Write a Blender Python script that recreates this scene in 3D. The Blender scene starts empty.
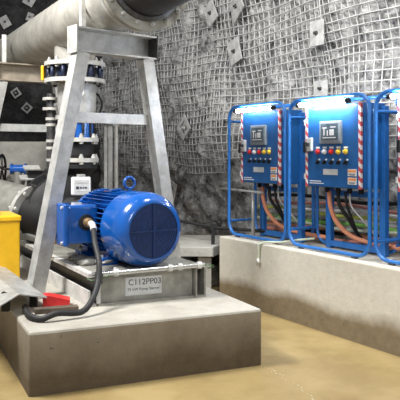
import bpy, bmesh, math, random
from math import sin, cos, pi, radians as R, sqrt
from mathutils import Vector as V, Matrix as M4, noise
random.seed(7)
SC = bpy.context.scene
COL = SC.collection
F, YH, CH = 680.0, 154.0, 1.5          # focal length in px, horizon row, eye height

def at(px, py, Y):
    return V(((px-200)*Y/F, Y, CH-(py-YH)*Y/F))

# ------------------------------------------------------------------ materials
def new_mat(name):
    m = bpy.data.materials.new(name); m.use_nodes = True
    return m, m.node_tree, m.node_tree.nodes['Principled BSDF']

def mat(name, col, rough=.5, metal=0.0, var=.15, scale=12, bump=0.0, bscale=60, col2=None, coat=0.0):
    m, nt, b = new_mat(name)
    tc = nt.nodes.new('ShaderNodeTexCoord')
    n = nt.nodes.new('ShaderNodeTexNoise'); n.inputs['Scale'].default_value = scale
    n.inputs['Detail'].default_value = 6; n.inputs['Roughness'].default_value = .65
    nt.links.new(tc.outputs['Object'], n.inputs['Vector'])
    r = nt.nodes.new('ShaderNodeValToRGB')
    c1 = col; c2 = col2 or tuple(c*(1-var*2) for c in col)
    r.color_ramp.elements[0].position = .35; r.color_ramp.elements[1].position = .62
    r.color_ramp.elements[0].color = (*c2, 1); r.color_ramp.elements[1].color = (*c1, 1)
    nt.links.new(n.outputs['Fac'], r.inputs['Fac']); nt.links.new(r.outputs['Color'], b.inputs['Base Color'])
    b.inputs['Roughness'].default_value = rough; b.inputs['Metallic'].default_value = metal
    b.inputs['Coat Weight'].default_value = coat
    if bump:
        n2 = nt.nodes.new('ShaderNodeTexNoise'); n2.inputs['Scale'].default_value = bscale; n2.inputs['Detail'].default_value = 5
        nt.links.new(tc.outputs['Object'], n2.inputs['Vector'])
        bp = nt.nodes.new('ShaderNodeBump'); bp.inputs['Strength'].default_value = bump; bp.inputs['Distance'].default_value = .02
        nt.links.new(n2.outputs['Fac'], bp.inputs['Height']); nt.links.new(bp.outputs['Normal'], b.inputs['Normal'])
    return m

def emit(name, col, s):
    m, nt, b = new_mat(name)
    b.inputs['Base Color'].default_value = (*col, 1); b.inputs['Emission Color'].default_value = (*col, 1)
    b.inputs['Emission Strength'].default_value = s
    return m

def concrete(name, clean, wet, z0, z1, axis_noise=3.0):
    """concrete with an irregular tide mark of muddy water between heights z0 and z1 (world metres)"""
    m, nt, b = new_mat(name); N = nt.nodes.new; L = nt.links.new
    g = N('ShaderNodeNewGeometry'); sx = N('ShaderNodeSeparateXYZ'); L(g.outputs['Position'], sx.inputs[0])
    n = N('ShaderNodeTexNoise'); n.inputs['Scale'].default_value = axis_noise; n.inputs['Detail'].default_value = 7
    L(g.outputs['Position'], n.inputs['Vector'])
    ma = N('ShaderNodeMath'); ma.operation = 'MULTIPLY_ADD'; ma.inputs[1].default_value = .30; L(n.outputs['Fac'], ma.inputs[0])
    L(sx.outputs['Z'], ma.inputs[2])
    mr = N('ShaderNodeMapRange'); mr.inputs['From Min'].default_value = z0+.15; mr.inputs['From Max'].default_value = z1+.15
    L(ma.outputs[0], mr.inputs['Value'])
    n2 = N('ShaderNodeTexNoise'); n2.inputs['Scale'].default_value = 14; n2.inputs['Detail'].default_value = 8; n2.inputs['Roughness'].default_value = .7
    L(g.outputs['Position'], n2.inputs['Vector'])
    def ramp(c, k):
        r = N('ShaderNodeValToRGB'); r.color_ramp.elements[0].position = .3; r.color_ramp.elements[1].position = .65
        r.color_ramp.elements[0].color = (*[x*k for x in c], 1); r.color_ramp.elements[1].color = (*c, 1)
        L(n2.outputs['Fac'], r.inputs['Fac']); return r
    a = ramp(wet, .7); c = ramp(clean, .86)
    mx = N('ShaderNodeMix'); mx.data_type = 'RGBA'
    L(mr.outputs[0], mx.inputs['Factor']); L(a.outputs['Color'], mx.inputs['A']); L(c.outputs['Color'], mx.inputs['B'])
    # small dark pits
    vo = N('ShaderNodeTexNoise'); vo.inputs['Scale'].default_value = 26; vo.inputs['Detail'].default_value = 2
    L(g.outputs['Position'], vo.inputs['Vector'])
    pr = N('ShaderNodeMapRange'); pr.inputs['From Min'].default_value = .72; pr.inputs['From Max'].default_value = .76
    pr.inputs['To Min'].default_value = 1; pr.inputs['To Max'].default_value = .4
    L(vo.outputs['Fac'], pr.inputs['Value'])
    mu = N('ShaderNodeMix'); mu.data_type = 'RGBA'; mu.blend_type = 'MULTIPLY'; mu.inputs['Factor'].default_value = 1
    L(mx.outputs['Result'], mu.inputs['A']); L(pr.outputs[0], mu.inputs['B'])
    L(mu.outputs['Result'], b.inputs['Base Color'])
    b.inputs['Roughness'].default_value = .8
    bp = N('ShaderNodeBump'); bp.inputs['Strength'].default_value = .25; bp.inputs['Distance'].default_value = .02
    L(n2.outputs['Fac'], bp.inputs['Height']); L(bp.outputs['Normal'], b.inputs['Normal'])
    return m

def rock_mat(name, lo, mid, hi, sc=1.0):
    m, nt, b = new_mat(name); N = nt.nodes.new; L = nt.links.new
    g = N('ShaderNodeNewGeometry')
    n = N('ShaderNodeTexNoise'); n.inputs['Scale'].default_value = 5.5*sc; n.inputs['Detail'].default_value = 9; n.inputs['Roughness'].default_value = .72
    L(g.outputs['Position'], n.inputs['Vector'])
    r = N('ShaderNodeValToRGB'); e = r.color_ramp.elements
    e[0].position = .35; e[0].color = (*lo, 1); e[1].position = .64; e[1].color = (*hi, 1)
    x = e.new(.47); x.color = (*mid, 1)
    L(n.outputs['Fac'], r.inputs['Fac']); L(r.outputs['Color'], b.inputs['Base Color'])
    b.inputs['Roughness'].default_value = .75
    bp = N('ShaderNodeBump'); bp.inputs['Strength'].default_value = .7; bp.inputs['Distance'].default_value = .06
    n2 = N('ShaderNodeTexNoise'); n2.inputs['Scale'].default_value = 16*sc; n2.inputs['Detail'].default_value = 8
    L(g.outputs['Position'], n2.inputs['Vector'])
    L(n2.outputs['Fac'], bp.inputs['Height']); L(bp.outputs['Normal'], b.inputs['Normal'])
    return m

def stripe_mat():
    m, nt, b = new_mat('hazard_tape'); N = nt.nodes.new; L = nt.links.new
    tc = N('ShaderNodeTexCoord'); s = N('ShaderNodeSeparateXYZ'); L(tc.outputs['Object'], s.inputs[0])
    a = N('ShaderNodeMath'); a.operation = 'ADD'; L(s.outputs['X'], a.inputs[0]); L(s.outputs['Z'], a.inputs[1])
    d = N('ShaderNodeMath'); d.operation = 'MULTIPLY'; d.inputs[1].default_value = 13.0; L(a.outputs[0], d.inputs[0])
    f = N('ShaderNodeMath'); f.operation = 'FRACT'; L(d.outputs[0], f.inputs[0])
    c = N('ShaderNodeMath'); c.operation = 'GREATER_THAN'; c.inputs[1].default_value = .5; L(f.outputs[0], c.inputs[0])
    mx = N('ShaderNodeMix'); mx.data_type = 'RGBA'; L(c.outputs[0], mx.inputs['Factor'])
    mx.inputs['A'].default_value = (.72, .68, .68, 1); mx.inputs['B'].default_value = (.50, .06, .07, 1)
    L(mx.outputs['Result'], b.inputs['Base Color']); b.inputs['Roughness'].default_value = .5
    return m

def water_mat():
    m, nt, b = new_mat('muddy_water'); N = nt.nodes.new; L = nt.links.new
    g = N('ShaderNodeNewGeometry')
    n = N('ShaderNodeTexNoise'); n.inputs['Scale'].default_value = 1.6; n.inputs['Detail'].default_value = 7; n.inputs['Roughness'].default_value = .6
    L(g.outputs['Position'], n.inputs['Vector'])
    r = N('ShaderNodeValToRGB'); e = r.color_ramp.elements
    e[0].position = .36; e[0].color = (.255, .18, .075, 1); e[1].position = .64; e[1].color = (.37, .28, .13, 1)
    L(n.outputs['Fac'], r.inputs['Fac']); L(r.outputs['Color'], b.inputs['Base Color'])
    b.inputs['Roughness'].default_value = .22; b.inputs['IOR'].default_value = 1.33
    n2 = N('ShaderNodeTexNoise'); n2.inputs['Scale'].default_value = 9; n2.inputs['Detail'].default_value = 3
    L(g.outputs['Position'], n2.inputs['Vector'])
    bp = N('ShaderNodeBump'); bp.inputs['Strength'].default_value = .12; bp.inputs['Distance'].default_value = .02
    L(n2.outputs['Fac'], bp.inputs['Height']); L(bp.outputs['Normal'], b.inputs['Normal'])
    return m

MT = dict(
    galv=mat('galvanised_steel', (.50, .50, .48), .42, .35, .18, 9, .1, 40),
    galv_light=mat('bright_galvanised_steel', (.66, .66, .63), .4, .2, .12, 14),
    skid=mat('dusty_steel', (.36, .35, .31), .5, .3, .2, 8, .15, 30),
    sidegrey=mat('white_primed_steel', (.62, .61, .58), .55, .05, .15, 10),
    pipe=mat('dusty_grey_pipe_paint', (.38, .365, .325), .5, .15, .18, 5, .1, 20),
    suction=mat('grey_pipe_paint', (.24, .235, .21), .5, .1, .18, 7),
    beam_tan=mat('galvanised_rust_tinted', (.42, .36, .28), .5, .25, .2, 7),
    navy=mat('navy_blue_coating', (.012, .022, .06), .45, 0, .2, 14),
    black=mat('black_paint', (.005, .005, .006), .65, 0, .2, 20),
    rubber=mat('black_rubber', (.016, .016, .017), .6, 0, .25, 18),
    darksteel=mat('dark_steel', (.09, .09, .09), .4, .5, .25, 20),
    motor=mat('motor_blue_paint', (.004, .085, .37), .2, 0, .1, 6, 0, 30, None, .6),
    motor_dark=mat('motor_grille_blue', (.006, .03, .125), .45, 0, .2, 30),
    frame=mat('frame_blue_paint', (.022, .15, .47), .35, .05, .12, 10),
    door=mat('enclosure_blue_paint', (.011, .10, .31), .38, .05, .12, 6),
    white=mat('white_plastic', (.75, .76, .78), .4, 0, .04, 8),
    cream=mat('white_painted_flange', (.50, .49, .46), .45, .1, .12, 16),
    plate=mat('silver_plate', (.62, .63, .63), .35, .3, .1, 10),
    ink=mat('black_ink', (.015, .02, .035), .6, 0, .05, 10),
    screen=mat('screen_glass', (.10, .14, .17), .2, 0, .3, 14),
    screen_frame=mat('screen_frame_grey', (.26, .29, .32), .4, .2, .1, 14),
    red=mat('red_plastic', (.62, .03, .03), .4, 0, .1, 12),
    yellow=mat('yellow_paint', (.78, .45, .012), .35, 0, .06, 8),
    ylw_btn=mat('yellow_plastic', (.75, .52, .05), .4, 0, .05, 10),
    orange=mat('orange_cable_sheath', (.62, .24, .13), .5, 0, .1, 12),
    pink=mat('faded_red_cable_sheath', (.60, .24, .19), .55, 0, .15, 12),
    darkgreen=mat('dull_green_wire', (.06, .14, .05), .5, 0, .1, 12),
    green=mat('green_cable_sheath', (.20, .48, .08), .5, 0, .12, 12),
    yellowgreen=mat('yellow_green_sheath', (.50, .55, .10), .5, 0, .1, 12),
    greycab=mat('grey_cable_sheath', (.58, .57, .56), .5, 0, .12, 12),
    palehose=mat('pale_hose', (.50, .55, .42), .5, 0, .1, 12),
    brass=mat('brass', (.45, .30, .14), .35, .7, .1, 20),
    chrome=mat('stainless_tube', (.62, .62, .60), .25, .8, .08, 12),
    timber=mat('wet_timber', (.13, .10, .07), .8, 0, .3, 6, .3, 30),
    wire=mat('dusty_mesh_wire', (.54, .54, .53), .6, .1, .15, 6),
    plate_rock=mat('dusty_bolt_plate', (.50, .50, .49), .55, .15, .2, 8),
    rock=rock_mat('shotcrete_rock', (.03, .03, .031), (.225, .225, .222), (.43, .43, .42)),
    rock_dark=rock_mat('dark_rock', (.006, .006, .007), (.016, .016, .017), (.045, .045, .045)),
    rubble=rock_mat('rubble_rock', (.03, .028, .025), (.11, .10, .085), (.24, .22, .19), 1.4),
    conc=concrete('plinth_concrete', (.41, .39, .34), (.125, .092, .055), .16, .42),
    conc_side=concrete('brown_side_concrete', (.30, .265, .205), (.115, .085, .05), .10, .42),
    conc_wall=concrete('bund_concrete', (.52, .49, .42), (.19, .145, .085), .16, .27, 1.6),
    conc_far=mat('grey_concrete', (.34, .33, .30), .85, 0, .12, 5, .3, 30),
    stripe=stripe_mat(), water=water_mat(),
    led=emit('led_tube', (.93, .96, 1.0), 170), led_dim=emit('led_tube_dim', (.93, .96, 1.0), 50),
    orange_st=mat('orange_sticker', (.75, .30, .10), .5, 0, .05, 10),
    foam=mat('foam', (.52, .45, .29), .8, 0, .1, 20),
)

# ------------------------------------------------------------------ mesh builder
class MB:
    def __init__(s): s.b = bmesh.new()
    def poly(s, pts):
        vs = [s.b.verts.new(p) for p in pts]; return s.b.faces.new(vs)
    def prism(s, prof, p0, p1, u, v):
        p0, p1, u, v = V(p0), V(p1), V(u), V(v)
        a = [s.b.verts.new(p0+u*x+v*y) for x, y in prof]; c = [s.b.verts.new(p1+u*x+v*y) for x, y in prof]
        n = len(prof)
        for i in range(n): s.b.faces.new((a[i], a[(i+1) % n], c[(i+1) % n], c[i]))
        s.b.faces.new(a[::-1]); s.b.faces.new(c); return s
    def box(s, c, d, rz=0, bev=0, mtx=None):
        m = mtx or (M4.Translation(V(c)) @ M4.Rotation(rz, 4, 'Z'))
        r = bmesh.ops.create_cube(s.b, size=1, matrix=m @ M4.Diagonal((*d, 1)))
        if bev:
            es = list({e for v in r['verts'] for e in v.link_edges})
            bmesh.ops.bevel(s.b, geom=es, offset=bev, segments=2, affect='EDGES', profile=.5)
        return s
    def bar(s, p0, p1, w, h, up=(0, 0, 1)):
        d = (V(p1)-V(p0)).normalized(); u = d.cross(V(up)).normalized(); v = u.cross(d)
        return s.prism([(-w/2, -h/2), (w/2, -h/2), (w/2, h/2), (-w/2, h/2)], p0, p1, u, v)
    def tube(s, pts, r, n=10, closed=False, cap=True):
        pts = [V(p) for p in pts]; N = len(pts); rings = []
        rr = r if isinstance(r, (list, tuple)) else [r]*N
        def tan(i):
            if closed: return (pts[(i+1) % N]-pts[i-1]).normalized()
            return (pts[min(i+1, N-1)]-pts[max(i-1, 0)]).normalized()
        t = tan(0); u = t.orthogonal().normalized()
        for i in range(N):
            t = tan(i); u = (u-t*u.dot(t)).normalized(); v = t.cross(u)
            rings.append([s.b.verts.new(pts[i]+(u*cos(2*pi*k/n)+v*sin(2*pi*k/n))*rr[i]) for k in range(n)])
        for i in range(N if closed else N-1):
            A, B = rings[i], rings[(i+1) % N]
            for k in range(n): 
                f = s.b.faces.new((A[k], A[(k+1) % n], B[(k+1) % n], B[k])); f.smooth = True
        if cap and not closed: s.b.faces.new(rings[0][::-1]); s.b.faces.new(rings[-1])
        return s
    def lathe(s, prof, o, ax, n=40, flat=True):
        """prof: (radius, distance along axis)"""
        o, ax = V(o), V(ax).normalized(); u = ax.orthogonal().normalized(); v = ax.cross(u); prev = None
        for q, (r, d) in enumerate(prof):
            c = o+ax*d
            ring = [s.b.verts.new(c)] if r < 1e-6 else [s.b.verts.new(c+(u*cos(2*pi*k/n)+v*sin(2*pi*k/n))*r) for k in range(n)]
            if prev:
                if len(prev) == 1 and len(ring) == 1: pass
                else:
                    for k in range(n):
                        a = prev[k % len(prev)]; b_ = prev[(k+1) % len(prev)]; c_ = ring[(k+1) % len(ring)]; d_ = ring[k % len(ring)]
                        vs = []
                        for q_ in (a, b_, c_, d_):
                            if q_ not in vs: vs.append(q_)
                        f = s.b.faces.new(vs); f.smooth = True
            prev = ring
        return s
    def disc(s, o, ax, r, h, n=40, rin=0):
        if rin: return s.lathe([(rin, 0), (r, 0), (r, h), (rin, h), (rin, 0)], o, ax, n)
        return s.lathe([(0, 0), (r, 0), (r, h), (0, h)], o, ax, n)
    def rock(s, c, r, seed, sub=2, sq=(1, 1, 1)):
        res = bmesh.ops.create_icosphere(s.b, subdivisions=sub, radius=1)
        for v in res['verts']:
            d = 1+.45*noise.noise(v.co*1.1+V((seed*3.7, seed, 1)))+.18*noise.noise(v.co*3+V((seed, 2, seed)))
            v.co = V(c)+V((v.co.x*sq[0], v.co.y*sq[1], v.co.z*sq[2]))*r*d
        return s
    def build(s, name, m, parent=None, edge=True, local_origin=None):
        bmesh.ops.recalc_face_normals(s.b, faces=s.b.faces[:])
        if edge:
            for e in s.b.edges:
                if len(e.link_faces) == 2 and e.calc_face_angle(0) > R(38): e.smooth = False
        me = bpy.data.meshes.new(name)
        loc = V((0, 0, 0))
        if parent is None or local_origin == 'auto':
            xs = [v.co for v in s.b.verts]
            loc = V(((min(c.x for c in xs)+max(c.x for c in xs))/2, (min(c.y for c in xs)+max(c.y for c in xs))/2, min(c.z for c in xs)))
            for v in s.b.verts: v.co -= loc
        s.b.to_mesh(me); s.b.free()
        o = bpy.data.objects.new(name, me); COL.objects.link(o); me.materials.append(MT[m])
        o.location = loc
        if parent: o.parent = parent
        return o

def tag(o, label=None, cat=None, group=None, kind=None):
    if label: o['label'] = label
    if cat: o['category'] = cat
    if group: o['group'] = group
    if kind: o['kind'] = kind
    return o
def thing(name, label, cat, loc=(0, 0, 0), rz=0, group=None):
    o = bpy.data.objects.new(name, None); COL.objects.link(o); o.empty_display_size = .1
    o.location = loc; o.rotation_euler = (0, 0, rz)
    return tag(o, label, cat, group)
def struct(o, label=None): return tag(o, label, None, None, 'structure')
def copy_tree(o, parent=None):
    c = o.copy(); COL.objects.link(c)
    if parent: c.parent = parent
    for ch in list(o.children): copy_tree(ch, c)
    return c
def text_mesh(name, body, size, m, parent, mtx):
    cu = bpy.data.curves.new('t', 'FONT'); cu.body = body; cu.size = size; cu.extrude = .0008; cu.align_x = 'CENTER'; cu.align_y = 'CENTER'
    to = bpy.data.objects.new('t', cu); COL.objects.link(to)
    dg = bpy.context.evaluated_depsgraph_get(); me = bpy.data.meshes.new_from_object(to.evaluated_get(dg))
    bpy.data.objects.remove(to); me.transform(mtx); me.name = name; me.materials.clear(); me.materials.append(MT[m])
    o = bpy.data.objects.new(name, me); COL.objects.link(o); o.parent = parent
    return o
def spline(pts, n=10):
    pts = [V(p) for p in pts]; P = [pts[0]*2-pts[1]]+pts+[pts[-1]*2-pts[-2]]; out = []
    for i in range(1, len(P)-2):
        a, b, c, d = P[i-1], P[i], P[i+1], P[i+2]
        for k in range(n):
            t = k/n
            out.append(.5*((2*b)+(c-a)*t+(2*a-5*b+4*c-d)*t*t+(3*b-a-3*c+d)*t**3))
    return out+[pts[-1]]

def flange(parent, o, axd, r, h, rin, m, nb, rb, boltm, bl=.1, bs=.018):
    f = MB().disc(o, axd, r, h, 56, rin).build('flange', m, parent)
    a = V(axd).normalized(); u = a.orthogonal().normalized(); v = a.cross(u)
    for k in range(nb):
        c = V(o)+(u*cos(2*pi*(k+.5)/nb)+v*sin(2*pi*(k+.5)/nb))*rb
        MB().lathe([(0, -.022), (bs, -.022), (bs, 0), (bs*.55, 0), (bs*.55, h), (bs, h), (bs, h+.022), (bs*.6, h+.023), (bs*.6, h+.04), (0, h+.04)], c, a, 6).build('bolt', boltm, f)
    return f

# ------------------------------------------------------------------ frames of reference
WX, WY = V((.526, -.8505, 0)), V((.8505, .526, 0))      # along the bund wall (towards the viewer) and into the rock
Q0 = V((.581, 6.476, 0))
def W(t, o, z): return Q0+WX*t+WY*o+V((0, 0, z))
RW = math.atan2(-.8505, .526)
OROCK = 1.12
def rk(t, z, fine=True):
    p = V((t*.55, z*.55, 3.1)); d = .20*noise.noise(p)+.09*noise.noise(V((t*1.4, z*1.4, 9)))
    if fine:
        vd = noise.voronoi(V((t*2.3, z*2.3+.4*t, 7)))[0]
        d += .11*(vd[1]-vd[0]-.28)
        d += .06*noise.noise(V((t*4.2, z*4.2, 5)))+.06*noise.noise(V((t*10, z*10, 15)))+.05*noise.noise(V((t*21, z*21, 25)))
    d += .07*max(0, z-2.2)**2*.6
    return d
def rockP(t, z, off=0, fine=True): return W(t, OROCK-rk(t, z, fine)-off, z)
def wall_hit(px, py):
    k = (px-200)/F; o = OROCK-.03
    for _ in range(6):
        t = ((6.476+.526*o)*k-(.581+.8505*o))/(.526+.8505*k)
        Y = 6.476-.8505*t+.526*o; z = CH-(py-YH)*Y/F
        o = OROCK-rk(t, z, False)
    return t, z

# ------------------------------------------------------------------ setting
b = MB(); b.poly([(-7, 1.2, 0), (5, 1.2, 0), (5, 20, 0), (-12, 20, 0)])
struct(b.build('floor', 'water'), 'muddy yellow-brown water covering the floor')

# right hand rock wall
def rock_wall():
    b = MB(); t0, t1, z1, st = -14.5, 3.4, 5.6, .055
    nt = int((t1-t0)/st); nz = int((z1+.3)/st)
    g = [[b.b.verts.new(rockP(t0+i*st, -.2+j*st)) for j in range(nz+1)] for i in range(nt+1)]
    for i in range(nt):
        for j in range(nz):
            f = b.b.faces.new((g[i][j], g[i+1][j], g[i+1][j+1], g[i][j+1])); f.smooth = True
    return b.build('wall_right', 'rock', edge=False)
struct(rock_wall(), 'grey shotcreted rock wall')

def back_P(x, z):
    d = .3*noise.noise(V((x*.6, z*.6, 40)))+.12*noise.noise(V((x*2.2, z*2.2, 44)))+.06*noise.noise(V((x*6, z*6, 48)))+.03*noise.noise(V((x*14, z*14, 48)))
    return V((x, 12.2-d+.12*(x+3), z))
def back_wall():
    b = MB(); x0, x1, st = -8.5, -1.4, .08; nx = int((x1-x0)/st); nz = int(5.8/st)
    g = [[b.b.verts.new(back_P(x0+i*st, -.2+j*st)) for j in range(nz+1)] for i in range(nx+1)]
    for i in range(nx):
        for j in range(nz):
            f = b.b.faces.new((g[i][j], g[i+1][j], g[i+1][j+1], g[i][j+1])); f.smooth = True
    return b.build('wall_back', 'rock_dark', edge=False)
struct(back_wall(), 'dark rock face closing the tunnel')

# welded wire mesh pinned over the rock
def mesh_sheet(ta, tb, za, zb, label, ph, lift=.03):
    b = MB(); pitch = .1; hw = .007; st = .1
    def wob(t, z): return V((0, 0, .022*noise.noise(V((t*1.3+ph, z*1.3, 60)))))
    def sag(t, z): return lift+.035*noise.noise(V((t*2.1, z*2.1, 70+ph)))
    def wp(t, z):
        tt = t+.05*noise.noise(V((t*.9, z*.9, 80+ph)))
        zz = z+.06*noise.noise(V((t*.8, z*1.1, 90+ph)))
        return rockP(tt, zz, sag(t, z), False)
    def run(pts): b.tube(pts, hw, 4, cap=False)
    nt = int(round((tb-ta)/pitch)); nz = int(round((zb-za)/pitch))
    for i in range(nt+1): run([wp(ta+i*pitch, za+j*st) for j in range(nz+1)])
    for j in range(nz+1): run([wp(ta+i*st, za+j*pitch)-WY*.012 for i in range(nt+1)])
    o = b.build('wire_mesh', 'wire', edge=False)
    return tag(o, label, 'wire mesh', 'welded mesh sheets on the rock')
mesh_sheet(-12.5, -5.1, 1.0, 5.4, 'grey welded mesh on the far rock behind the discharge riser', 0, -.012)
mesh_sheet(-5.2, -2.3, 1.25, 4.6, 'dusty welded mesh on the rock between the pipe stand and the first cabinet', 2, .004)
mesh_sheet(-2.4, -.25, 1.45, 3.9, 'pale welded mesh with square holes above the first and second blue cabinets', 4, .05)
mesh_sheet(-.35, 3.2, 1.5, 3.5, 'bluish lit welded mesh at upper right above the rightmost cabinet', 6, .035)

# rock bolt plates
def bolt_plate(M, s, label, hollow=False):
    o = thing('rock_bolt_plate', label, 'bolt plate', group='rock bolt plates'); o.matrix_world = M
    b = MB(); a = s/2; q = a*.58
    if hollow:
        for (c, d) in (((0, (a+q)/2, 0), (s, a-q, .02)), ((0, -(a+q)/2, 0), (s, a-q, .02)), (((a+q)/2, 0, 0), (a-q, 2*q, .02)), ((-(a+q)/2, 0, 0), (a-q, 2*q, .02))): b.box(c, d)
    else: b.box((0, 0, 0), (s, s*1.25, .02), bev=.005)
    b.build('plate', 'plate_rock', o)
    MB().lathe([(0, .0), (s*.13, 0), (s*.11, .02), (.016, .022), (.016, .045), (0, .045)], (0, 0, .0), (0, 0, 1), 12).build('bolt', 'darksteel' if not hollow else 'plate_rock', o)
    return o
def on_wall(px, py, rot, tilt=(0, 0)):
    t, z = wall_hit(px, py); p = rockP(t, z, .10, False)
    n = -WY; u = WX; v = V((0, 0, 1))
    m = M4(((u.x, v.x, n.x, p.x), (u.y, v.y, n.y, p.y), (u.z, v.z, n.z, p.z), (0, 0, 0, 1)))
    return m @ M4.Rotation(rot, 4, 'Z') @ M4.Rotation(tilt[0], 4, 'X') @ M4.Rotation(tilt[1], 4, 'Y')
bolt_plate(on_wall(217, 14, R(30)), .24, 'tilted grey bolt plate nearest the black pipe joint, upper left of the rock')
bolt_plate(on_wall(243, 7, R(-62), (.2, 0)), .27, 'big grey bolt plate at the top edge of the rock above the first cabinet')
bolt_plate(on_wall(241, 52, R(18)), .25, 'leaning grey bolt plate halfway up the mesh above the first cabinet')
bolt_plate(on_wall(324, 34, R(0)), .22, 'upright rectangular bolt plate high above the second cabinet')
bolt_plate(on_wall(328, 89, R(88)), .17, 'pale bolt plate just over the lit top of the second cabinet')
bolt_plate(on_wall(190, 128, R(40)), .26, 'hollow diamond bolt plate on the rock left of the first cabinet', True)
bolt_plate(on_wall(176, 190, R(-22)), .30, 'hollow bolt plate low on the rock just above the motor', True)
def on_back(px, py, rot):
    Y = 11.6
    for _ in range(4):
        p = at(px, py, Y); Y = back_P(p.x, p.z).y-.06
    p = at(px, py, Y)
    return M4.Translation(p) @ M4.Rotation(R(90), 4, 'X') @ M4.Rotation(rot, 4, 'Z')
bolt_plate(on_back(16, 93, R(35)), .15, 'hollow diamond bolt plate on the dark rock under the rear beam', True)
bolt_plate(on_back(27, 108, R(48)), .15, 'hollow bolt plate low on the dark rock beside the small pipe flange', True)
bolt_plate(on_back(5, 22, R(30)), .17, 'dull bolt plate on the dark rock at the left picture edge')
bolt_plate(on_back(30, 17, R(-20)), .12, 'small dull bolt plate just above the header pipe on the dark rock')
bolt_plate(on_back(29, 1, R(60)), .16, 'dull bolt plate at the top of the dark rock')

# ------------------------------------------------------------------ concrete
def slab(name, poly, z0, z1, m, bev=.012):
    b = MB(); n = len(poly)
    b.prism([(p[0], p[1]) for p in poly], (0, 0, z0), (0, 0, z1), (1, 0, 0), (0, 1, 0))
    if bev: bmesh.ops.bevel(b.b, geom=[e for e in b.b.edges if all(v.co.z > z0+1e-4 for v in e.verts) or abs(e.verts[0].co.z-e.verts[1].co.z) > .05], offset=bev, segments=2, affect='EDGES', profile=.5)
    return b.build(name, m)
PZ = .4
C0, C1 = V((-1.053, 4.186, 0)), V((.441, 4.834, 0))
ds = V((-.415, .91, 0))
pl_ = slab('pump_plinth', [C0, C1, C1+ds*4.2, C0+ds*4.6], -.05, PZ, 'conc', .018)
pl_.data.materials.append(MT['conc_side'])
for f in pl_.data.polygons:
    if abs(f.normal.z) < .3: f.material_index = 1  # upright faces take a darker, browner concrete than the top
tag(pl_, 'concrete pump plinth with muddy stained front standing in the water', 'plinth')
pw = [W(-.724, 0, 0), W(3.2, 0, 0), W(3.2, .92, 0), W(-.724, .92, 0)]
BZ = .642
tag(slab('bund_wall', pw, -.05, BZ, 'conc_wall', .01), 'long low concrete bund carrying the three blue cabinets', 'concrete wall')
tag(slab('concrete_ledge', [(-.62, 7.2), (.14, 7.16), (.5, 8.2), (-.75, 8.3)], .42, .52, 'conc_far'), 'thin grey concrete ledge behind the motor beside the bund end', 'ledge')
for x, y, lb in ((-.5, 7.35, 'front left'), (.05, 7.3, 'front right'), (-.55, 8.1, 'back left'), (.3, 8.0, 'back right')):
    tag(MB().box((x, y, .21), (.14, .14, .42)).build('ledge_support', 'conc_far'), lb+' stub support under the thin concrete ledge behind the motor', 'support', 'ledge supports')
tag(slab('back_wall_upstand', [(-5.0, 9.35), (-1.75, 9.35), (-1.75, 9.6), (-5.0, 9.6)], -.02, 1.67, 'conc_far', 0), 'grey concrete upstand wall behind the blue valve', 'concrete wall')
b = MB()
for k in range(70):
    x = random.uniform(-4.0, -1.75); y = random.uniform(8.75, 9.25); zt = 1.32-(9.3-y)*.5
    b.rock((x, y, random.uniform(.3, 1)*zt), random.uniform(.07, .2), k, 2)
tag(b.build('rubble_heap', 'rubble'), 'brown rubble heaped against the grey upstand wall', 'rubble', None, 'stuff')
b = MB()
for k in range(60):
    t = random.uniform(-2.6, -.75); o = random.uniform(.25, .95)
    r = random.uniform(.06, .2); b.rock(W(t, o, r*.4+random.random()*.5*max(0, o-.2)), r, k+200, 2)
tag(b.build('rubble_bank', 'rubble'), 'dark rubble lying at the foot of the rock beside the bund end', 'rubble', None, 'stuff')

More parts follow.
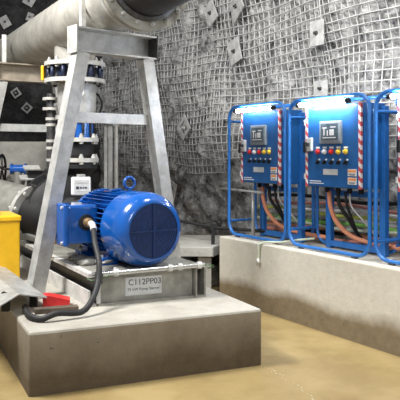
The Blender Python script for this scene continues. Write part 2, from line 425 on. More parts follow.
# ------------------------------------------------------------------ cabinets
LW, LZ0, LZ1, LR, CR = .955, .668, 1.988, .0165, .13
def loop_pts(y):
    pts = []
    for cx, cz, a0 in ((LW-CR, LZ1-CR, 0), (CR, LZ1-CR, 90), (CR, LZ0+CR, 180), (LW-CR, LZ0+CR, 270)):
        for k in range(7):
            a = R(a0+15*k); pts.append((cx+CR*cos(a), y, cz+CR*sin(a)))
    return pts
PX0, PX1, PZ0, PZ1, PD = .203, .855, 1.21, 1.925, .27       # enclosure in the loop's frame
def make_starter(label):
    root = thing('starter_cabinet', label, 'electrical cabinet', group='pump starter cabinets on the bund')
    fr = MB().tube(loop_pts(0), LR, 12, closed=True).build('front_guard_loop', 'frame', root)
    fr = MB().tube([(x+.0, y, z) for x, y, z in loop_pts(.34)], LR, 12, closed=True).build('rear_guard_loop', 'frame', root)
    for x, z in ((0, .80), (LW, .80), (0, 1.84), (LW, 1.84)):
        MB().tube([(x, 0, z), (x, .34, z)], LR*.8, 10).build('cross_tube', 'frame', root)
    for x in (.16, LW-.16):
        f = MB().box((x, 0, LZ0-.02), (.05, .03, .012)).tube([(x, 0, LZ0-.02), (x, 0, LZ0)], .01, 8).build('foot', 'darksteel', root)
        f = MB().box((x, .34, LZ0-.02), (.05, .03, .012)).tube([(x, .34, LZ0-.02), (x, .34, LZ0)], .01, 8).build('foot', 'darksteel', root)
    for x in (.24, .86):
        MB().box((x, .27, (.645+1.9)/2), (.06, .05, 1.255), bev=.004).build('mounting_post', 'frame', root)
    for z in (.69, 1.15): MB().box((.55, .27, z), (.62, .04, .05)).build('cross_rail', 'frame', root)
    MB().box(((PX0+PX1)/2, .02+PD/2+.012, (PZ0+PZ1)/2), (PX1-PX0, PD-.024, PZ1-PZ0), bev=.006).build('enclosure', 'door', root)
    d = MB().box(((PX0+PX1)/2, .025, (PZ0+PZ1)/2), (PX1-PX0-.05, .022, PZ1-PZ0-.012), bev=.005).build('door', 'door', root)
    y = .013; W_ = PX1-PX0
    fx = lambda f: PX0+W_*f
    for x in (PX0+.016, PX1-.016):
        MB().box((x, .020, (PZ0+PZ1)/2), (.026, .02, PZ1-PZ0)).build('hazard_tape', 'stripe', root)
    # operator screen
    s = MB().box((fx(.49), y-.008, 1.685), (.25, .03, .195), bev=.006).build('operator_screen', 'screen_frame', d)
    s2 = MB().box((fx(.49), y-.0255, 1.69), (.20, .006, .14)).build('display', 'screen', d)
    mk = MB()
    for (dx, dz, w, h) in ((-.055, .035, .05, .012), (.045, .04, .06, .008), (-.06, .0, .012, .06), (-.02, -.01, .012, .045), (.03, -.005, .05, .05), (0, -.05, .15, .008)):
        mk.box((fx(.49)+dx, y-.029, 1.69+dz), (w, .003, h))
    mk.build('screen_marks', 'greycab', d)
    # indicator lamps and switches
    for i, m in enumerate(('red', 'white', 'red', 'ylw_btn', 'ylw_btn')):
        x = fx(.24+.125*i)
        MB().lathe([(.024, 0), (.024, .006), (.018, .008), (.016, .022), (.0, .026)], (x, y, 1.52), (0, -1, 0), 16).build('indicator_lamp', m, d)
        MB().box((x, y-.001, 1.556), (.045, .003, .016)).build('lamp_label', 'white', d)
    for i in range(5):
        x = fx(.24+.125*i)
        MB().lathe([(.019, 0), (.019, .007), (.012, .009), (.0, .01)], (x, y, 1.43), (0, -1, 0), 14).box((x, y-.018, 1.43), (.011, .018, .034), 0, 0, M4.Translation((x, y-.016, 1.43)) @ M4.Rotation(R(35), 4, 'Y')).build('selector_switch', 'black', d)
        MB().box((x+.018, y-.001, 1.452), (.02, .003, .014)).build('switch_label', 'white', d)
    MB().box((fx(.47), y-.001, 1.345), (.17, .004, .05)).build('rating_plate', 'plate', d)
    for zz in (1.345, 1.275):
        st = MB().box((fx(.85), y-.001, zz), (.095, .003, .058)).build('warning_sticker', 'white', d)
        MB().box((fx(.85), y-.003, zz+.014), (.085, .002, .022)).build('sticker_band', 'orange_st', st)
        MB().box((fx(.85), y-.003, zz-.012), (.075, .002, .004)).box((fx(.85), y-.003, zz-.02), (.06, .002, .004)).build('sticker_print', 'ink', st)
    b = MB()
    x = fx(.08)
    for q, (zz, n) in enumerate(((1.262, 7), (1.243, 9))):
        xx = x
        for j in range(n):
            w = (.022, .014, .026, .018)[(j+q) % 4]; b.box((xx+w/2, y-.001, zz), (w*.8, .002, .008)); xx += w
    b.build('small_print', 'white', d)
    # door isolator handle
    h = MB().box((fx(.10), y-.01, 1.585), (.06, .03, .12), bev=.006).build('isolator_base', 'plate', d)
    MB().box((fx(.10), y-.04, 1.585), (.028, .04, .028)).box((fx(.085), y-.058, 1.56), (.03, .018, .10), bev=.005).build('isolator_handle', 'black', h)
    for zz in (1.30, 1.78):
        MB().box((PX0-.004, .012, zz), (.02, .02, .05), bev=.004).build('hinge', 'plate', d)
    # glands under the box
    for i in range(4):
        MB().tube([(fx(.2+.2*i), .15, PZ0), (fx(.2+.2*i), .15, PZ0-.05)], .022, 10).build('cable_gland', 'black', root)
    return root
T_L = [-.715, .275, 1.35]; X_S = [.98, 1.06, 1.06]
ol = .12
labels = ['blue starter cabinet on the left end of the bund, beside bare rock',
          'blue starter cabinet in the middle of the bund under the brightest lamp',
          'blue starter cabinet cut off by the right picture edge']
c0 = make_starter(labels[0]); cabs = [c0]
for lb in labels[1:]:
    c = copy_tree(c0); c['label'] = lb; cabs.append(c)
for c, t, sx in zip(cabs, T_L, X_S):
    c.scale = (sx, 1, 1); c.location = W(t, ol, 0); c.rotation_euler = (0, 0, RW)

def make_lamp(label, led):
    root = thing('tube_lamp', label, 'lamp', group='tube lamps over the cabinets')
    MB().tube([(-.30, 0, 0), (.30, 0, 0)], .017, 14).build('light_tube', led, root)
    for x in (-.31, .31): MB().tube([(x-.02, 0, 0), (x+.02, 0, 0)], .021, 14).build('end_cap', 'black', root)
    for x in (-.2, .24): MB().box((x, .03, .012), (.03, .08, .014)).box((x, .035, -.01), (.03, .014, .03)).build('bracket', 'darksteel', root)
    return root
for t, led, lb in zip(T_L, ('led_dim', 'led', 'led'), ('dimmer white tube lamp along the top of the left cabinet', 'glaring white tube lamp over the middle cabinet', 'glaring white tube lamp at the right picture edge')):
    l = make_lamp(lb, led); p = W(t, ol, 1.938)+WX*.50-WY*.048; l.location = p; l.rotation_euler = (0, 0, RW)

# cables behind the frames
specs = [('pink', .695, .58, .020, 'faded red power cable lowest along the bund behind the cabinets'),
         ('black', .735, .70, .024, 'thick black cable lying near the bund top behind the cabinets'),
         ('orange', .765, .60, .017, 'orange cable second from the bottom behind the cabinets'),
         ('palehose', .81, .56, .016, 'pale green cable just under the bright green one behind the cabinets'),
         ('green', .845, .57, .017, 'green cable running level behind the cabinets'),
         ('greycab', .885, .62, .018, 'grey cable just above the green one behind the cabinets'),
         ('yellowgreen', .93, .58, .017, 'yellow-green cable between the two grey cables behind the cabinets'),
         ('greycab', .965, .56, .016, 'pale grey cable high in the bundle behind the cabinets'),
         ('pink', 1.01, .62, .015, 'faded red cable second from the top of the bundle behind the cabinets'),
         ('black', 1.06, .70, .018, 'black cable above all others behind the cabinets')]
for i, (m, z, o, r, lb) in enumerate(specs):
    pts = [W(-.80+.05*(i % 3)+k*.22, o+.02*sin(k*1.1+i), z+.014*sin(k*.9+i*2)) for k in range(19)]
    tag(MB().tube(spline(pts, 4), r, 8).build('power_cable', m), lb, 'cable', 'cables along the bund')
# cable stands
for t, lb in ((-.45, 'grey cable stand behind the left cabinet'), (.66, 'grey cable stand behind the middle cabinet'), (1.75, 'grey cable stand behind the right cabinet')):
    s = thing('cable_stand', lb, 'cable stand', W(t, .78, BZ), RW, 'cable stands')
    MB().box((0, 0, .005), (.12, .1, .01)).box((0, 0, .28), (.045, .03, .56)).build('post', 'galv', s)
    for z in (.035, .14, .235, .34):
        MB().box((0, -.13, z-.018), (.03, .26, .01)).build('arm', 'galv', s)
# orange hoses dropping from each enclosure, black tails beside them
for j, t in enumerate(T_L):
    where = ('left', 'middle', 'right')[j]
    pts = [W(t+PX0+.16, ol+.16, 1.17), W(t+PX0+.165, ol+.17, 1.04), W(t+PX0+.21, ol+.20, .90), W(t+PX0+.33, ol+.25, .785), W(t+PX0+.52, ol+.30, .735), W(t+PX0+.9, ol+.36, .715)]
    tag(MB().tube(spline(pts, 8), .021, 10).build('orange_hose', 'orange'), 'orange conduit hose curving down from the %s cabinet' % where, 'hose', 'orange hoses under the cabinets')
    for q, (f, e, m) in enumerate(((.42, .50, 'black'), (.56, .50, 'black'), (.64, .82, 'greycab'))):
        x = t+PX0+(PX1-PX0)*f; x2 = t+PX0+(PX1-PX0)*e
        pts = [W(x, ol+.16, 1.17), W(x+.01, ol+.17, 1.05), W((x+x2)/2+.02, ol+.24, .93), W(x2, ol+.34, .80), W(x2+.03, ol+.40, .70)]
        nm = ('left-hand black', 'right-hand black', 'thin grey')[q]
        tag(MB().tube(spline(pts, 6), (.017, .012, .007)[q], 8).build('drop_cable', m), '%s cable dropping out of the %s cabinet' % (nm, where), 'cable', 'drop cables under the cabinets')

# pale hose with a tap, hanging over the bund edge
h = thing('hose_tap', 'pale hose hanging over the bund edge with a small tap on its end', 'hose', W(-.02, 0, BZ))
h0 = W(-.02, 0, BZ)
pts = [W(.42, .30, .72), W(.30, .20, .70), W(.16, .10, .672), W(.05, .02, .665), W(.0, -.022, .64), W(-.01, -.022, .56), W(-.015, -.024, .50)]
MB().tube([p-h0 for p in spline(pts, 8)], .010, 8).build('hose', 'palehose', h)
q = W(-.015, -.024, .475)-h0
MB().tube([q+V((0, 0, .03)), q+V((0, 0, -.03))], .014, 8).tube([q-WX*.025, q+WX*.025], .008, 8).build('tap', 'galv_light', h)

# black rod on its bracket over the ledge
tag(MB().tube([(-.9, 8.25, .80), at(180, 221, 7.75), at(219, 228, 7.32), W(-.3, .45, .70)], .017, 8).build('black_pipe', 'black'), 'thin black pipe running over the ledge from behind the motor to the bund', 'pipe')
p = at(213, 227, 7.38)
tag(MB().box((p.x, p.y, (.52+p.z)/2), (.04, .05, p.z-.52)).box((p.x, p.y, p.z), (.06, .06, .06)).build('pipe_bracket', 'black'), 'black bracket holding the thin pipe on the ledge', 'bracket')
tag(MB().tube([at(221, 188.5, 7.5), W(-.30, .25, 1.11)], .013, 8).tube([W(-.47, .25, 1.11), W(-.47, .25, BZ)], .018, 8).build('conduit', 'galv'), 'thin grey conduit with a leg, sticking out left under the left cabinet', 'conduit')

# ------------------------------------------------------------------ steel skid
rs = R(23.4)
SK = V((-.80, 4.875, PZ)); SH = .24; SW = .925; SL = 2.5; SKEW = -.085
sk = thing('pump_skid', 'dusty steel base frame under the blue motor with a white nameplate', 'base frame', SK, rs)
def S(x, y, z): return V((x+SKEW*y, y, z))
def cprof(d, h, t): return [(0, 0), (d, 0), (d, t), (t, t), (t, h-t), (d, h-t), (d, h), (0, h)]
sd = (S(0, 1, 0)-S(0, 0, 0)).normalized(); sn = V((sd.y, -sd.x, 0))
# side channels, open side outwards, and the front channel
MB().prism([(0, SH-.03), (.09, SH-.03), (.09, SH), (0, SH)], S(0, .0, 0), S(0, SL, 0), sn, (0, 0, 1)).build('top_flange', 'sidegrey', sk)
MB().prism([(.06, .02), (.075, .02), (.075, SH-.03), (.06, SH-.03)], S(0, .0, 0), S(0, SL, 0), sn, (0, 0, 1)).build('recessed_web', 'darksteel', sk)
MB().prism([(0, 0), (.06, 0), (.06, .015), (.015, .015), (.015, .115), (0, .115)], S(0, .0, 0), S(0, SL, 0), sn, (0, 0, 1)).build('side_plate', 'sidegrey', sk)
b = MB()
for pr in ([(0, 0), (.09, 0), (.09, .014), (0, .014)], [(0, SH-.014), (.09, SH-.014), (.09, SH), (0, SH)], [(0, .014), (.014, .014), (.014, SH-.014), (0, SH-.014)], [(.076, .014), (.09, .014), (.09, SH-.014), (.076, SH-.014)]):
    b.prism(pr, S(SW-.09, 0.0, 0), S(SW-.09, SL, 0), sn, (0, 0, 1))
b.build('hollow_rail', 'skid', sk)
MB().prism([(-x+.06, y) for x, y in cprof(.06, SH, .016)], (.07, .0, 0), (SW-.10, .0, 0), (0, 1, 0), (0, 0, 1)).build('front_channel', 'skid', sk)
MB().prism(cprof(.06, SH, .016), S(.05, SL-.06, 0), S(SW-.08, SL-.06, 0), (0, 1, 0), (0, 0, 1)).build('rear_channel', 'skid', sk)
pts = [S(.05, .055, SH-.018), S(SW-.05, .055, SH-.018), S(SW-.05, SL-.02, SH-.018), S(.05, SL-.02, SH-.018)]
MB().prism([(p.x, p.y) for p in pts], (0, 0, SH-.018), (0, 0, SH+.002), (1, 0, 0), (0, 1, 0)).build('deck_plate', 'skid', sk)
MB().box((.075, .012, .12), (.03, .02, .2)).build('end_plate', 'sidegrey', sk)
npx = .43
npl = MB().box((npx, .041, .118), (.285, .004, .135)).build('nameplate', 'plate', sk)
mt = M4.Translation((npx+.01, 0.0385, .145)) @ M4.Rotation(R(90), 4, 'X')
text_mesh('lettering', 'C112PP03', .062, 'ink', npl, mt)
mt = M4.Translation((npx, 0.0385, .093)) @ M4.Rotation(R(90), 4, 'X')
text_mesh('lettering', '75 kW Pump Starter', .03, 'ink', npl, mt)
# stainless tube with clamps along the front
ct = thing('conduit_tube', 'stainless tube clamped along the front of the base frame', 'tube', SK, rs)
MB().tube([(.02, -.012, .232), (.90, -.012, .248)], .019, 12).build('tube', 'chrome', ct)
for x in (.20, .62, .70, .86):
    MB().tube([(x-.016, -.012, .235+.016*x), (x+.016, -.012, .235+.016*x)], .028, 12).box((x, .0, .262), (.018, .03, .02)).build('clamp', 'galv_light', ct)
tag(MB().tube(spline([SK+V(p) for p in ((.16, -.03, .24), (.10, -.06, .215), (.04, -.09, .21), (.0, -.06, .215))], 6), .0045, 6).build('earth_wire', 'darkgreen'), 'thin green earth wire at the left end of the stainless tube', 'wire')
tag(MB().tube(spline([SK+M4.Rotation(rs, 3, 'Z') @ V(p) for p in ((.90, -.012, .25), (.96, -.02, .245), (1.0, .03, .22), (.98, .1, .2))], 6), .0045, 6).build('earth_wire', 'darkgreen'), 'thin green earth wire at the right end of the stainless tube', 'wire')

# ------------------------------------------------------------------ motor
MA = R(33); MZ = PZ+SH+.285
ax = V((-sin(MA), cos(MA), 0)); MO = at(154, 231, 5.07); MO.z = MZ
mo = thing('electric_motor', 'big glossy blue electric motor with a round grille, on the steel base frame', 'motor', (MO.x, MO.y, PZ+SH), MA)
RC, mz = .286, .285
CY = lambda p: p
A = V((0, 1, 0))
MB().lathe([(.205, .0), (.214, .0), (.224, .004), (.243, .02), (.262, .045), (.276, .075), (.284, .11), (.286, .14), (.286, .33), (.279, .33), (.279, .1), (.21, .012), (.205, .0)], (0, 0, mz), A, 56).build('fan_cowl', 'motor', mo)
b = MB().disc((0, .008, mz), A, .212, .006, 48)
g = b.build('fan_grille', 'motor_dark', mo)
b = MB()
for r in [.03+.0195*i for i in range(10)]:
    b.tube([(r*cos(2*pi*k/40), .004, mz+r*sin(2*pi*k/40)) for k in range(40)], .0022, 4, closed=True)
b.build('grille_rings', 'motor_dark', g)
b = MB()
for a in (0, 90): b.bar((-.208*cos(R(a)), .002, mz-.208*sin(R(a))), (.208*cos(R(a)), .002, mz+.208*sin(R(a))), .010, .007, (0, 1, 0))
b.build('grille_spokes', 'motor_dark', g)
b = MB().lathe([(.0, .28), (.225, .28), (.225, .98), (.0, .98)], (0, 0, mz), A, 48)
for k in range(44):
    a = 2*pi*k/44
    if sin(a) < -.72: continue
    d = V((cos(a), 0, sin(a))); c = V((0, 0, mz))
    b.bar(c+d*.25+A*.31, c+d*.25+A*.93, .006, .06, d)
b.build('finned_body', 'motor', mo)
MB().lathe([(.0, .92), (.262, .92), (.262, .965), (.2, .99), (.1, 1.03), (.1, 1.06), (0, 1.06)], (0, 0, mz), A, 40).build('end_shield', 'motor', mo)
MB().tube([(0, 1.05, mz), (0, 1.2, mz)], .035, 14).build('shaft', 'chrome', mo)
for sx in (-1, 1):
    for y in (.42, .82):
        f = MB().box((sx*.19, y, .03), (.14, .14, .06), bev=.008).box((sx*.17, y, .11), (.05, .1, .14)).build('foot', 'motor', mo)
        MB().lathe([(.016, 0), (.016, .014), (0, .014)], (sx*.23, y, .06), (0, 0, 1), 6).build('bolt', 'galv_light', f)
e = MB().tube([(.045*cos(2*pi*k/24), .40, mz+.345+.045*sin(2*pi*k/24)) for k in range(24)], .012, 10, closed=True).tube([(0, .40, mz+.24), (0, .40, mz+.305)], .02, 10).build('lifting_eye', 'motor', mo)
MB().box((.06, .50, mz+.266), (.10, .07, .012), 0, 0, M4.Translation((-.035, .60, mz+.283)) @ M4.Rotation(R(-8), 4, 'Y') @ M4.Diagonal((1, 1, 1, 1))).build('top_pad', 'motor', mo)
# terminal box on the left flank
tb = MB().box((-.365, .64, .315), (.25, .34, .30), bev=.02).box((-.25, .64, .30), (.08, .24, .2)).build('terminal_box', 'motor', mo)
MB().box((-.505, .64, .315), (.045, .37, .33), bev=.014).build('box_cover', 'motor', tb)
for y in (.49, .79):
    for z in (.18, .45): MB().lathe([(.012, 0), (.012, .012), (0, .012)], (-.527, y, z), (-1, 0, 0), 6).build('cover_bolt', 'galv_light', tb)
MB().lathe([(.062, 0), (.062, .02), (.045, .022), (.045, .03)], (-.34, .475, .33), (0, -1, 0), 24).build('gland_flange', 'black', tb)
MB().lathe([(.03, .02), (.038, .025), (.038, .06), (.03, .075), (.03, .09), (0, .09)], (-.34, .475, .33), (0, -1, 0), 16).build('brass_gland', 'brass', tb)
MB().box((.0, .72, mz+.264), (.09, .12, .008)).build('warning_sticker', 'orange_st', mo)
bpy.context.view_layer.update()
gp = mo.matrix_world @ V((-.34, .40, .33))
gd = (mo.matrix_world.to_3x3() @ V((0, -1, 0)))
cab = [gp, gp+gd*.06+V((.0, 0, -.02)), at(95, 243, 4.99), at(99, 262, 4.86), at(98, 282, 4.78), at(92, 300, 4.66)]
cab += [at(81, 312, 4.57), V((-.94, 4.48, .45)), V((-1.03, 4.44, .424)), V((-1.11, 4.49, .424)), V((-1.17, 4.60, .424)), V((-1.23, 4.78, .424))]
pc = thing('motor_cable', 'thick black cable looping from the motor terminal box down onto the plinth', 'cable', (-.98, 4.53, .4))
o3 = V((-.98, 4.53, .4))
MB().tube([p-o3 for p in spline(cab, 10)], .021, 12).build('sheath', 'rubber', pc)
MB().tube([at(99, 273, 4.825)-o3, at(98.3, 283, 4.80)-o3], .03, 12).build('cable_clamp', 'darksteel', pc)
MB().tube([p-o3 for p in spline(cab[:4], 10)[:14]], .0245, 12).build('conduit_end', 'greycab', pc)

# coupling guard and pump
pu = thing('pump', 'black centrifugal pump casing behind the motor and the grey leg', 'pump', (MO.x, MO.y, PZ+SH), MA)
MB().lathe([(.12, 1.10), (.17, 1.10), (.17, 1.55), (.12, 1.55)], (0, 0, mz), A, 28).box((0, 1.32, .07), (.2, .3, .14)).build('coupling_guard', 'darksteel', pu)
MB().lathe([(0, 1.5), (.14, 1.5), (.16, 1.7), (.30, 1.74), (.36, 1.80), (.36, 2.10), (.30, 2.18), (.16, 2.22), (0, 2.22)], (0, 0, mz), A, 40).build('casing', 'black', pu)
flange(pu, (0, 1.90, mz), A, .41, .06, .2, 'black', 14, .385, 'darksteel', .02)
MB().box((0, 1.95, .03), (.5, .3, .06)).box((0, 1.95, .08), (.3, .2, .16)).build('pedestal', 'black', pu)

# ------------------------------------------------------------------ pipe stands
AA = R(41)
def make_stand(label):
    st = thing('pipe_stand', label, 'pipe stand', group='galvanised pipe stands')
    L = .80; zt, zb = 2.52-PZ, 2.32-PZ
    # beam: channel open towards the viewer, with end plate
    h = zt-zb
    MB().prism([(-x+.10, y) for x, y in cprof(.14, h, .014)], (0, 0, zb), (L, 0, zb), (0, 1, 0), (0, 0, 1)).build('beam', 'galv', st)
    for x in (.0, L): MB().box((x, .03, zb+h/2), (.012, .15, h+.02)).build('end_plate', 'galv' if x == 0 else 'darksteel', st)
    lean, lean2 = .41, .33
    for x0, x1 in ((.075, .075-lean), (L-.08, L-.08+lean2)):
        s = MB().bar((x1, .03, .01), (x0, .03, zb), .115, .10, (0, 1, 0)).build('leg', 'galv', st)
        MB().box((x1, .03, .008), (.22, .2, .016)).build('foot_plate', 'galv', st)
    zz = 1.755-PZ; xl = .08-lean*(1-zz/zb); xr = L-.08+lean2*(1-zz/zb)
    MB().prism(cprof(.06, .085, .008), (xl, .03, zz), (xr, .03, zz), (0, 1, 0), (0, 0, 1)).build('cross_brace', 'galv', st)
    MB().box((.105, .05, zt+.16), (.045, .03, .32)).build('pipe_stop', 'galv_light', st)
    return st
s1 = make_stand('near galvanised pipe stand straddling the motor under the pipe flange')
s1.location = (-1.0, 5.42, PZ); s1.rotation_euler = (0, 0, AA)
s2 = copy_tree(s1); s2['label'] = 'far galvanised pipe stand at the left picture edge under the header pipe'
s2.location = (-2.27, 7.55, PZ); s2.rotation_euler = (0, 0, R(30))
for ch in s2.children:
    if ch.name.startswith('beam'): ch.data = ch.data.copy(); ch.data.materials[0] = MT['beam_tan']

# ------------------------------------------------------------------ header pipe
PA = V((.472, -.8816, 0)); PR = .25; PB = V((-.778, 5.75, 2.52+PR+.003))
hp = thing('header_pipe', 'large grey header pipe lying across both pipe stands', 'pipe', PB)
O = V((0, 0, 0))
MB().lathe([(0, -5.6), (PR, -5.6), (PR, .74), (0, .74)], O, PA, 56).build('barrel', 'pipe', hp)
MB().lathe([(PR, -3.78), (.262, -3.775), (.262, -3.70), (PR, -3.695)], O, PA, 48).lathe([(PR, -3.64), (.262, -3.635), (.262, -3.56), (PR, -3.555)], O, PA, 48).build('joint_ring', 'pipe', hp)
MB().lathe([(PR, -3.695), (.256, -3.694), (.256, -3.641), (PR, -3.64)], O, PA, 48).build('joint_gasket', 'black', hp)
flange(hp, PA*.69, PA, .355, .05, .2, 'galv', 16, .312, 'galv', .03)
np = thing('rubber_outlet_hose', 'fat black rubber hose bolted to the header pipe flange at the top edge', 'hose', PB)
MB().disc(PA*.74, PA, .335, .02, 56, .2).build('gasket', 'black', np)
flange(np, PA*.76, PA, .36, .05, .2, 'skid', 16, .315, 'galv', .02)
MB().lathe([(.22, .81), (.29, .81), (.29, .84), (.262, .85)], O, PA, 48).build('hose_collar', 'darksteel', np)
hpts = spline([PA*.78, PA*1.0, PA*1.3+V((.03, 0, .03)), PA*1.6+V((.12, 0, .12)), PA*1.85+V((.26, 0, .28))], 8)
MB().tube(hpts, .255, 40).build('hose', 'rubber', np)

# ------------------------------------------------------------------ discharge riser
DX, DY = -1.245, 6.77
Z = V((0, 0, 1))
dr = thing('butterfly_valve', 'wafer valve with dark blue bolts between white flanges under the header pipe', 'valve', (DX, DY, 2.2))
MB().lathe([(0, .20), (.20, .20), (.20, .52), (0, .52)], O, Z, 40).build('branch_pipe', 'pipe', dr)
flange(dr, (0, 0, .165), Z, .30, .04, .1, 'cream', 12, .262, 'galv', .0, .022)
MB().lathe([(0, .04), (.215, .04), (.215, .165), (0, .165)], O, Z, 40).build('valve_body', 'navy', dr)
b = MB()
flange(dr, (0, 0, .0), Z, .30, .04, .1, 'cream', 12, .262, 'darksteel', .02, .024)
for k in range(12):
    a = 2*pi*(k+.5)/12
    MB().tube([(.262*cos(a), .262*sin(a), .04), (.262*cos(a), .262*sin(a), .165)], .02, 8).build('stud', 'navy', dr)
MB().box((-.31, -.02, .10), (.03, .10, .15), bev=.01).build('yellow_tag', 'yellow', dr)
rp = thing('reducer_pipe', 'light grey riser spool below the wafer valve', 'pipe', (DX+.02, DY, 1.84))
MB().lathe([(0, .04), (.17, .04), (.19, .12), (.19, .355), (0, .355)], O, Z, 40).build('spool', 'galv', rp)
MB().disc((0, 0, 0), Z, .21, .04, 40).build('flange', 'cream', rp)
MB().lathe([(.03, .19), (.03, .215), (0, .215)], (.05, 0, .25), (.15, -1, 0), 6).build('plug', 'galv_light', rp)
cv = thing('check_valve', 'blue valve body with black lower half on the riser under the spool', 'valve', (DX+.02, DY, 1.42))
MB().lathe([(0, .24), (.165, .24), (.165, .42), (0, .42)], O, Z, 40).build('valve_body', 'motor', cv)
b = MB()
for k in range(12):
    a = 2*pi*k/12; MB().tube([(.172*cos(a), .172*sin(a), .24), (.172*cos(a), .172*sin(a), .42)], .012, 6).build('stud', 'black', cv)
flange(cv, (0, 0, .20), Z, .215, .04, .1, 'cream', 8, .19, 'cream', .0, .022)
MB().lathe([(0, .04), (.14, .04), (.165, .07), (.165, .17), (.14, .2), (0, .2)], O, Z, 36).build('lower_body', 'black', cv)
flange(cv, (0, 0, .0), Z, .215, .04, .1, 'cream', 8, .19, 'cream', .05, .024)
nk = thing('pump_outlet', 'black pump outlet neck below the lowest white flange', 'pipe', (DX+.02, DY, 1.0))
MB().lathe([(0, 0), (.19, 0), (.15, .12), (.13, .30), (.2, .36), (.2, .415), (0, .415)], O, Z, 36).build('neck', 'black', nk)
ib = thing('instrument_box', 'white instrument box above the motor on a bracket', 'instrument', (-1.085, 6.2, 1.12), R(8))
MB().box((0, 0, .088), (.175, .09, .165), bev=.012).build('housing', 'white', ib)
lb = MB().box((.005, -.047, .088), (.13, .003, .12)).build('front_label', 'plate', ib)
b = MB().box((-.03, -.05, .075), (.024, .003, .024))
for i, w in enumerate((.018, .012, .02)): b.box((.0+.022*i, -.05, .075), (w, .003, .014))
b.build('print', 'ink', lb)
b = MB()
for z in (.13, .118, .045): b.box((.01, -.05, z), (.10, .003, .004))
b.build('print_lines', 'greycab', lb)
MB().tube([(0, 0, .17), (0, 0, .195)], .04, 14).build('cable_entry', 'galv', ib)
MB().bar((0, .04, .03), (-.10, .50, .03), .05, .012).build('bracket', 'darksteel', ib)
# small-bore branch on the left
sb = thing('small_bore_pipe', 'narrow vertical pipe with small white flanges left of the riser', 'pipe', (at(51, 0, 7.0).x, 7.0, PZ))
MB().tube([(0, 0, .02), (0, 0, 1.72)], .045, 14).build('barrel', 'darksteel', sb)
for py, r in ((99, .085), (109, .085), (119, .055), (125, .055), (141, .05), (148, .05), (160, .05)):
    z = at(51, py, 7.0).z-PZ
    MB().disc((0, 0, z-.014), Z, r, .028, 24).build('flange', 'cream', sb)
MB().tube([(0, 0, 1.60), (.14, .0, 1.63)], .03, 10).build('side_tapping', 'galv', sb)
# posts right of the riser
tag(MB().box((at(106, 0, 7.6).x, 7.6, 1.1), (.035, .035, 1.4)).box((at(110.5, 0, 7.6).x, 7.6, 1.1), (.045, .035, 1.42)).build('strut_post', 'galv'), 'grey double strut post right of the riser', 'post')
tag(MB().tube([(at(116, 0, 7.6).x, 7.6, .4), (at(116, 0, 7.6).x, 7.6, 1.84)], .022, 12).box((at(116, 0, 7.6).x, 7.6, 1.83), (.06, .05, .03)).build('white_post', 'cream'), 'slim white post right of the grey strut post', 'post')
pts = [at(92, 92, 7.0), at(98, 95, 6.95), at(102, 104, 6.95), at(99, 114, 6.95), at(94, 117, 7.0), at(101, 118, 7.05), at(104, 112, 7.1), at(105, 124, 7.5)]
tag(MB().tube(spline(pts, 8), .011, 8).build('black_hose', 'black'), 'thin black hose looped beside the riser spool', 'hose')

# ------------------------------------------------------------------ left side
sd2 = V((-.80, .60, .12)).normalized(); so = V((-1.585, 6.58, .91))
sp = thing('suction_pipe', 'thick grey suction pipe with bolted flange at the left picture edge', 'pipe', so)
MB().lathe([(0, .04), (.245, .04), (.255, .10), (.255, .85), (0, .85)], O, sd2, 48).build('barrel', 'suction', sp)
flange(sp, sd2*.0, sd2, 0.295, .045, .1, 'galv', 10, .27, 'galv_light', .03)
MB().lathe([(0, -.24), (.14, -.24), (.2, -.18), (.22, 0), (0, 0)], O, sd2, 36).build('pump_nozzle', 'black', sp)
pa = thing('pipe_saddle', 'black pipe saddle with grey angle plates above the suction flange', 'bracket', (-1.66, 6.95, 1.0))
MB().box((0, 0, .12), (.2, .14, .42), R(20)).build('block', 'black', pa)
for (x, y, z, a) in ((-.08, -.08, .26, 25), (-.04, -.08, .36, 25)):
    MB().box((0, 0, 0), (.16, .1, .012), 0, 0, M4.Translation((x, y, z)) @ M4.Rotation(R(a), 4, 'Z') @ M4.Rotation(R(14), 4, 'X') @ M4.Diagonal((.16, .1, .012, 1)) if False else M4.Translation((x, y, z)) @ M4.Rotation(R(a), 4, 'Z') @ M4.Rotation(R(24), 4, 'X')).build('angle_plate', 'galv', pa)
bv = thing('gate_valve', 'small blue gate valve with black handwheel in front of the rubble', 'valve', (-2.13, 7.95, PZ))
zc = at(17, 169, 7.95).z-PZ
MB().tube([(0, 0, 0), (0, 0, zc-.03)], .045, 12).build('riser', 'suction', bv)
MB().tube([(-.07, 0, zc), (.09, 0, zc)], .05, 14).disc((.08, 0, zc), (1, 0, 0), .065, .02, 20).disc((-.08, 0, zc), (1, 0, 0), .065, .02, 20).build('valve_body', 'motor', bv)
MB().tube([(-.08, 0, zc), (-.15, -.11, zc)], .012, 8).build('stem', 'darksteel', bv)
c = V((-.15, -.12, zc)); wn = V((1, .03, 0)).normalized(); wu = V((0, 0, 1)); wv = wn.cross(wu)
b = MB().tube([c+(wu*cos(2*pi*k/28)+wv*sin(2*pi*k/28))*.165 for k in range(28)], .014, 8, closed=True)
for k in range(5): b.tube([c, c+(wu*cos(2*pi*k/5)+wv*sin(2*pi*k/5))*.165], .009, 6)
b.build('handwheel', 'black', bv)
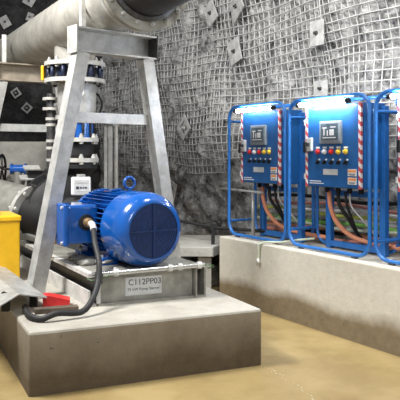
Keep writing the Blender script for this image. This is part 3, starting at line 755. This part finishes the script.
# yellow box
yb = thing('yellow_box', 'yellow metal guard box at the left picture edge behind the folded cover', 'guard box', (-1.85, 6.0, PZ), R(26))
MB().box((0, 0, .26), (.42, .5, .52), bev=.012).build('body', 'yellow', yb)
MB().box((0, 0, .545), (.44, .52, .05), bev=.012).build('lid', 'yellow', yb)
MB().box((.0, -.12, .585), (.12, .06, .03), bev=.006).build('latch', 'black', yb)
tag(MB().tube(spline([V((-1.60, 6.0, .60)), V((-1.63, 5.95, .70)), V((-1.60, 5.93, .76)), V((-1.53, 6.0, .77)), V((-1.43, 6.1, .72))], 8), .03, 10).build('grey_elbow', 'suction'), 'bent grey pipe elbow between the yellow box and the grey leg', 'pipe')
# yellow bar leaning beside the leg
tag(MB().tube([at(50, 258, 5.66), at(54.5, 230, 5.58), at(58, 205, 5.52)], .016, 10).build('yellow_bar', 'yellow'), 'slim yellow bar standing between the near leg and the terminal box', 'bar')
# folded metal cover
fc = thing('folded_cover', 'folded grey sheet metal cover at the left edge of the plinth', 'cover', (-1.27, 4.78, PZ))
fo = V((-1.27, 4.78, PZ)); e = V((-.50, .866, .035))
a_, b_, c_ = at(47, 297, 4.80), at(19, 294, 4.66), at(-4, 308, 4.45)
b = MB(); n = [(a_, b_), (b_, c_)]; th = V((0, 0, -.008))
for p, q in n:
    ring = [p, q, q+th, p+th]
    vs = [b.b.verts.new(x-fo) for x in ring]; ve = [b.b.verts.new(x+e*1.7-fo) for x in ring]
    for i in range(4): b.b.faces.new((vs[i], vs[(i+1) % 4], ve[(i+1) % 4], ve[i]))
    b.b.faces.new(vs[::-1]); b.b.faces.new(ve)
b.build('sheet', 'galv', fc)
for p in (a_, b_):
    for k in (.12, 1.35):
        q = p+e*k+V((-.06, .0, 0)); MB().box(((q.x-fo.x), q.y-fo.y, (q.z-.01-PZ)/2), (.05, .05, max(.02, q.z-.012-PZ))).build('support', 'black', fc)
# red wedge, timber
rw = at(51, 309, 4.86)
b = MB(); b.prism([(-.10, 0), (.09, 0), (.09, .05), (-.06, .085), (-.10, .085)], (0, -.05, 0), (0, .07, 0), (1, 0, 0), (0, 0, 1))
r_ = b.build('red_case', 'red'); r_.location = (-1.04, 4.93, PZ); r_.rotation_euler = (0, 0, R(10))
tag(r_, 'small red wedge shaped case on the plinth beside the folded cover', 'case')
t_ = MB().box((0, 0, .018), (.30, .07, .036), bev=.004).build('timber_batten', 'timber'); t_.location = (-1.0, 4.735, PZ); t_.rotation_euler = (0, 0, R(20))
tag(t_, 'dark wet timber batten lying in front of the red case', 'timber')
# rags and loose hose on the deck
b = MB()
for k, (x, y) in enumerate(((.12, .40), (.2, .52), (.14, .62), (.25, .36), (.16, .8))):
    p = SK+M4.Rotation(rs, 3, 'Z') @ S(x, y, SH); b.rock((p.x, p.y, p.z+.02), .075, k+50, 2, (1, 1, .35))
tag(b.build('rag_pile', 'suction'), 'crumpled grey rags on the base frame beneath the terminal box', 'rags')
# foam line on the water
pts = [V((.45, 4.80, .002)), V((.52, 4.66, .002)), V((.60, 4.45, .002)), V((.68, 4.22, .002)), V((.74, 4.0, .002))]
b = MB(); ps = spline(pts, 10)
for i, p in enumerate(ps):
    if random.random() < .75: b.rock(p+V((random.uniform(-.02, .02), 0, 0)), random.uniform(.003, .007), i, 1, (1, 1.6, .25))
tag(b.build('foam_streak', 'foam'), 'thin pale foam streak on the water off the plinth corner', 'foam', None, 'stuff')

# ------------------------------------------------------------------ light and camera
def area(name, loc, target, size, power, col=(1, .985, .955)):
    l = bpy.data.lights.new(name, 'AREA'); l.energy = power; l.size = size; l.color = col
    o = bpy.data.objects.new(name, l); COL.objects.link(o); o.location = loc
    o.rotation_euler = (V(target)-V(loc)).to_track_quat('-Z', 'Y').to_euler(); return o
area('unseen_light', (-2.5, 4.3, 4.3), (.3, 6.2, .5), .9, 360)  # key light out of view, placed by which sides are bright
area('unseen_light', (.4, .0, 3.4), (1.0, 6.4, 1.2), 1.4, 110)  # fill light added on the viewer's side, not a lamp of the tunnel
area('unseen_light', (1.0, 4.8, 4.8), (1.5, 7.4, 2.4), .8, 130)  # added light that brightens the upper right rock, no lamp known there
w = bpy.data.worlds.new('World'); SC.world = w; w.use_nodes = True
w.node_tree.nodes['Background'].inputs['Color'].default_value = (.95, .97, 1, 1)
w.node_tree.nodes['Background'].inputs['Strength'].default_value = .35
cam = bpy.data.cameras.new('camera'); co = bpy.data.objects.new('camera', cam); COL.objects.link(co)
co.location = (0, 0, CH); co.rotation_euler = (R(90), 0, 0)
cam.sensor_width = 36; cam.lens = 36*F/400; cam.shift_y = -(200-YH)/400; cam.clip_start = .05
SC.camera = co
vs = SC.view_settings
vs.view_transform = 'Standard'; vs.look = 'None'; vs.gamma = 1; vs.use_curve_mapping = False; vs.exposure = 0.0
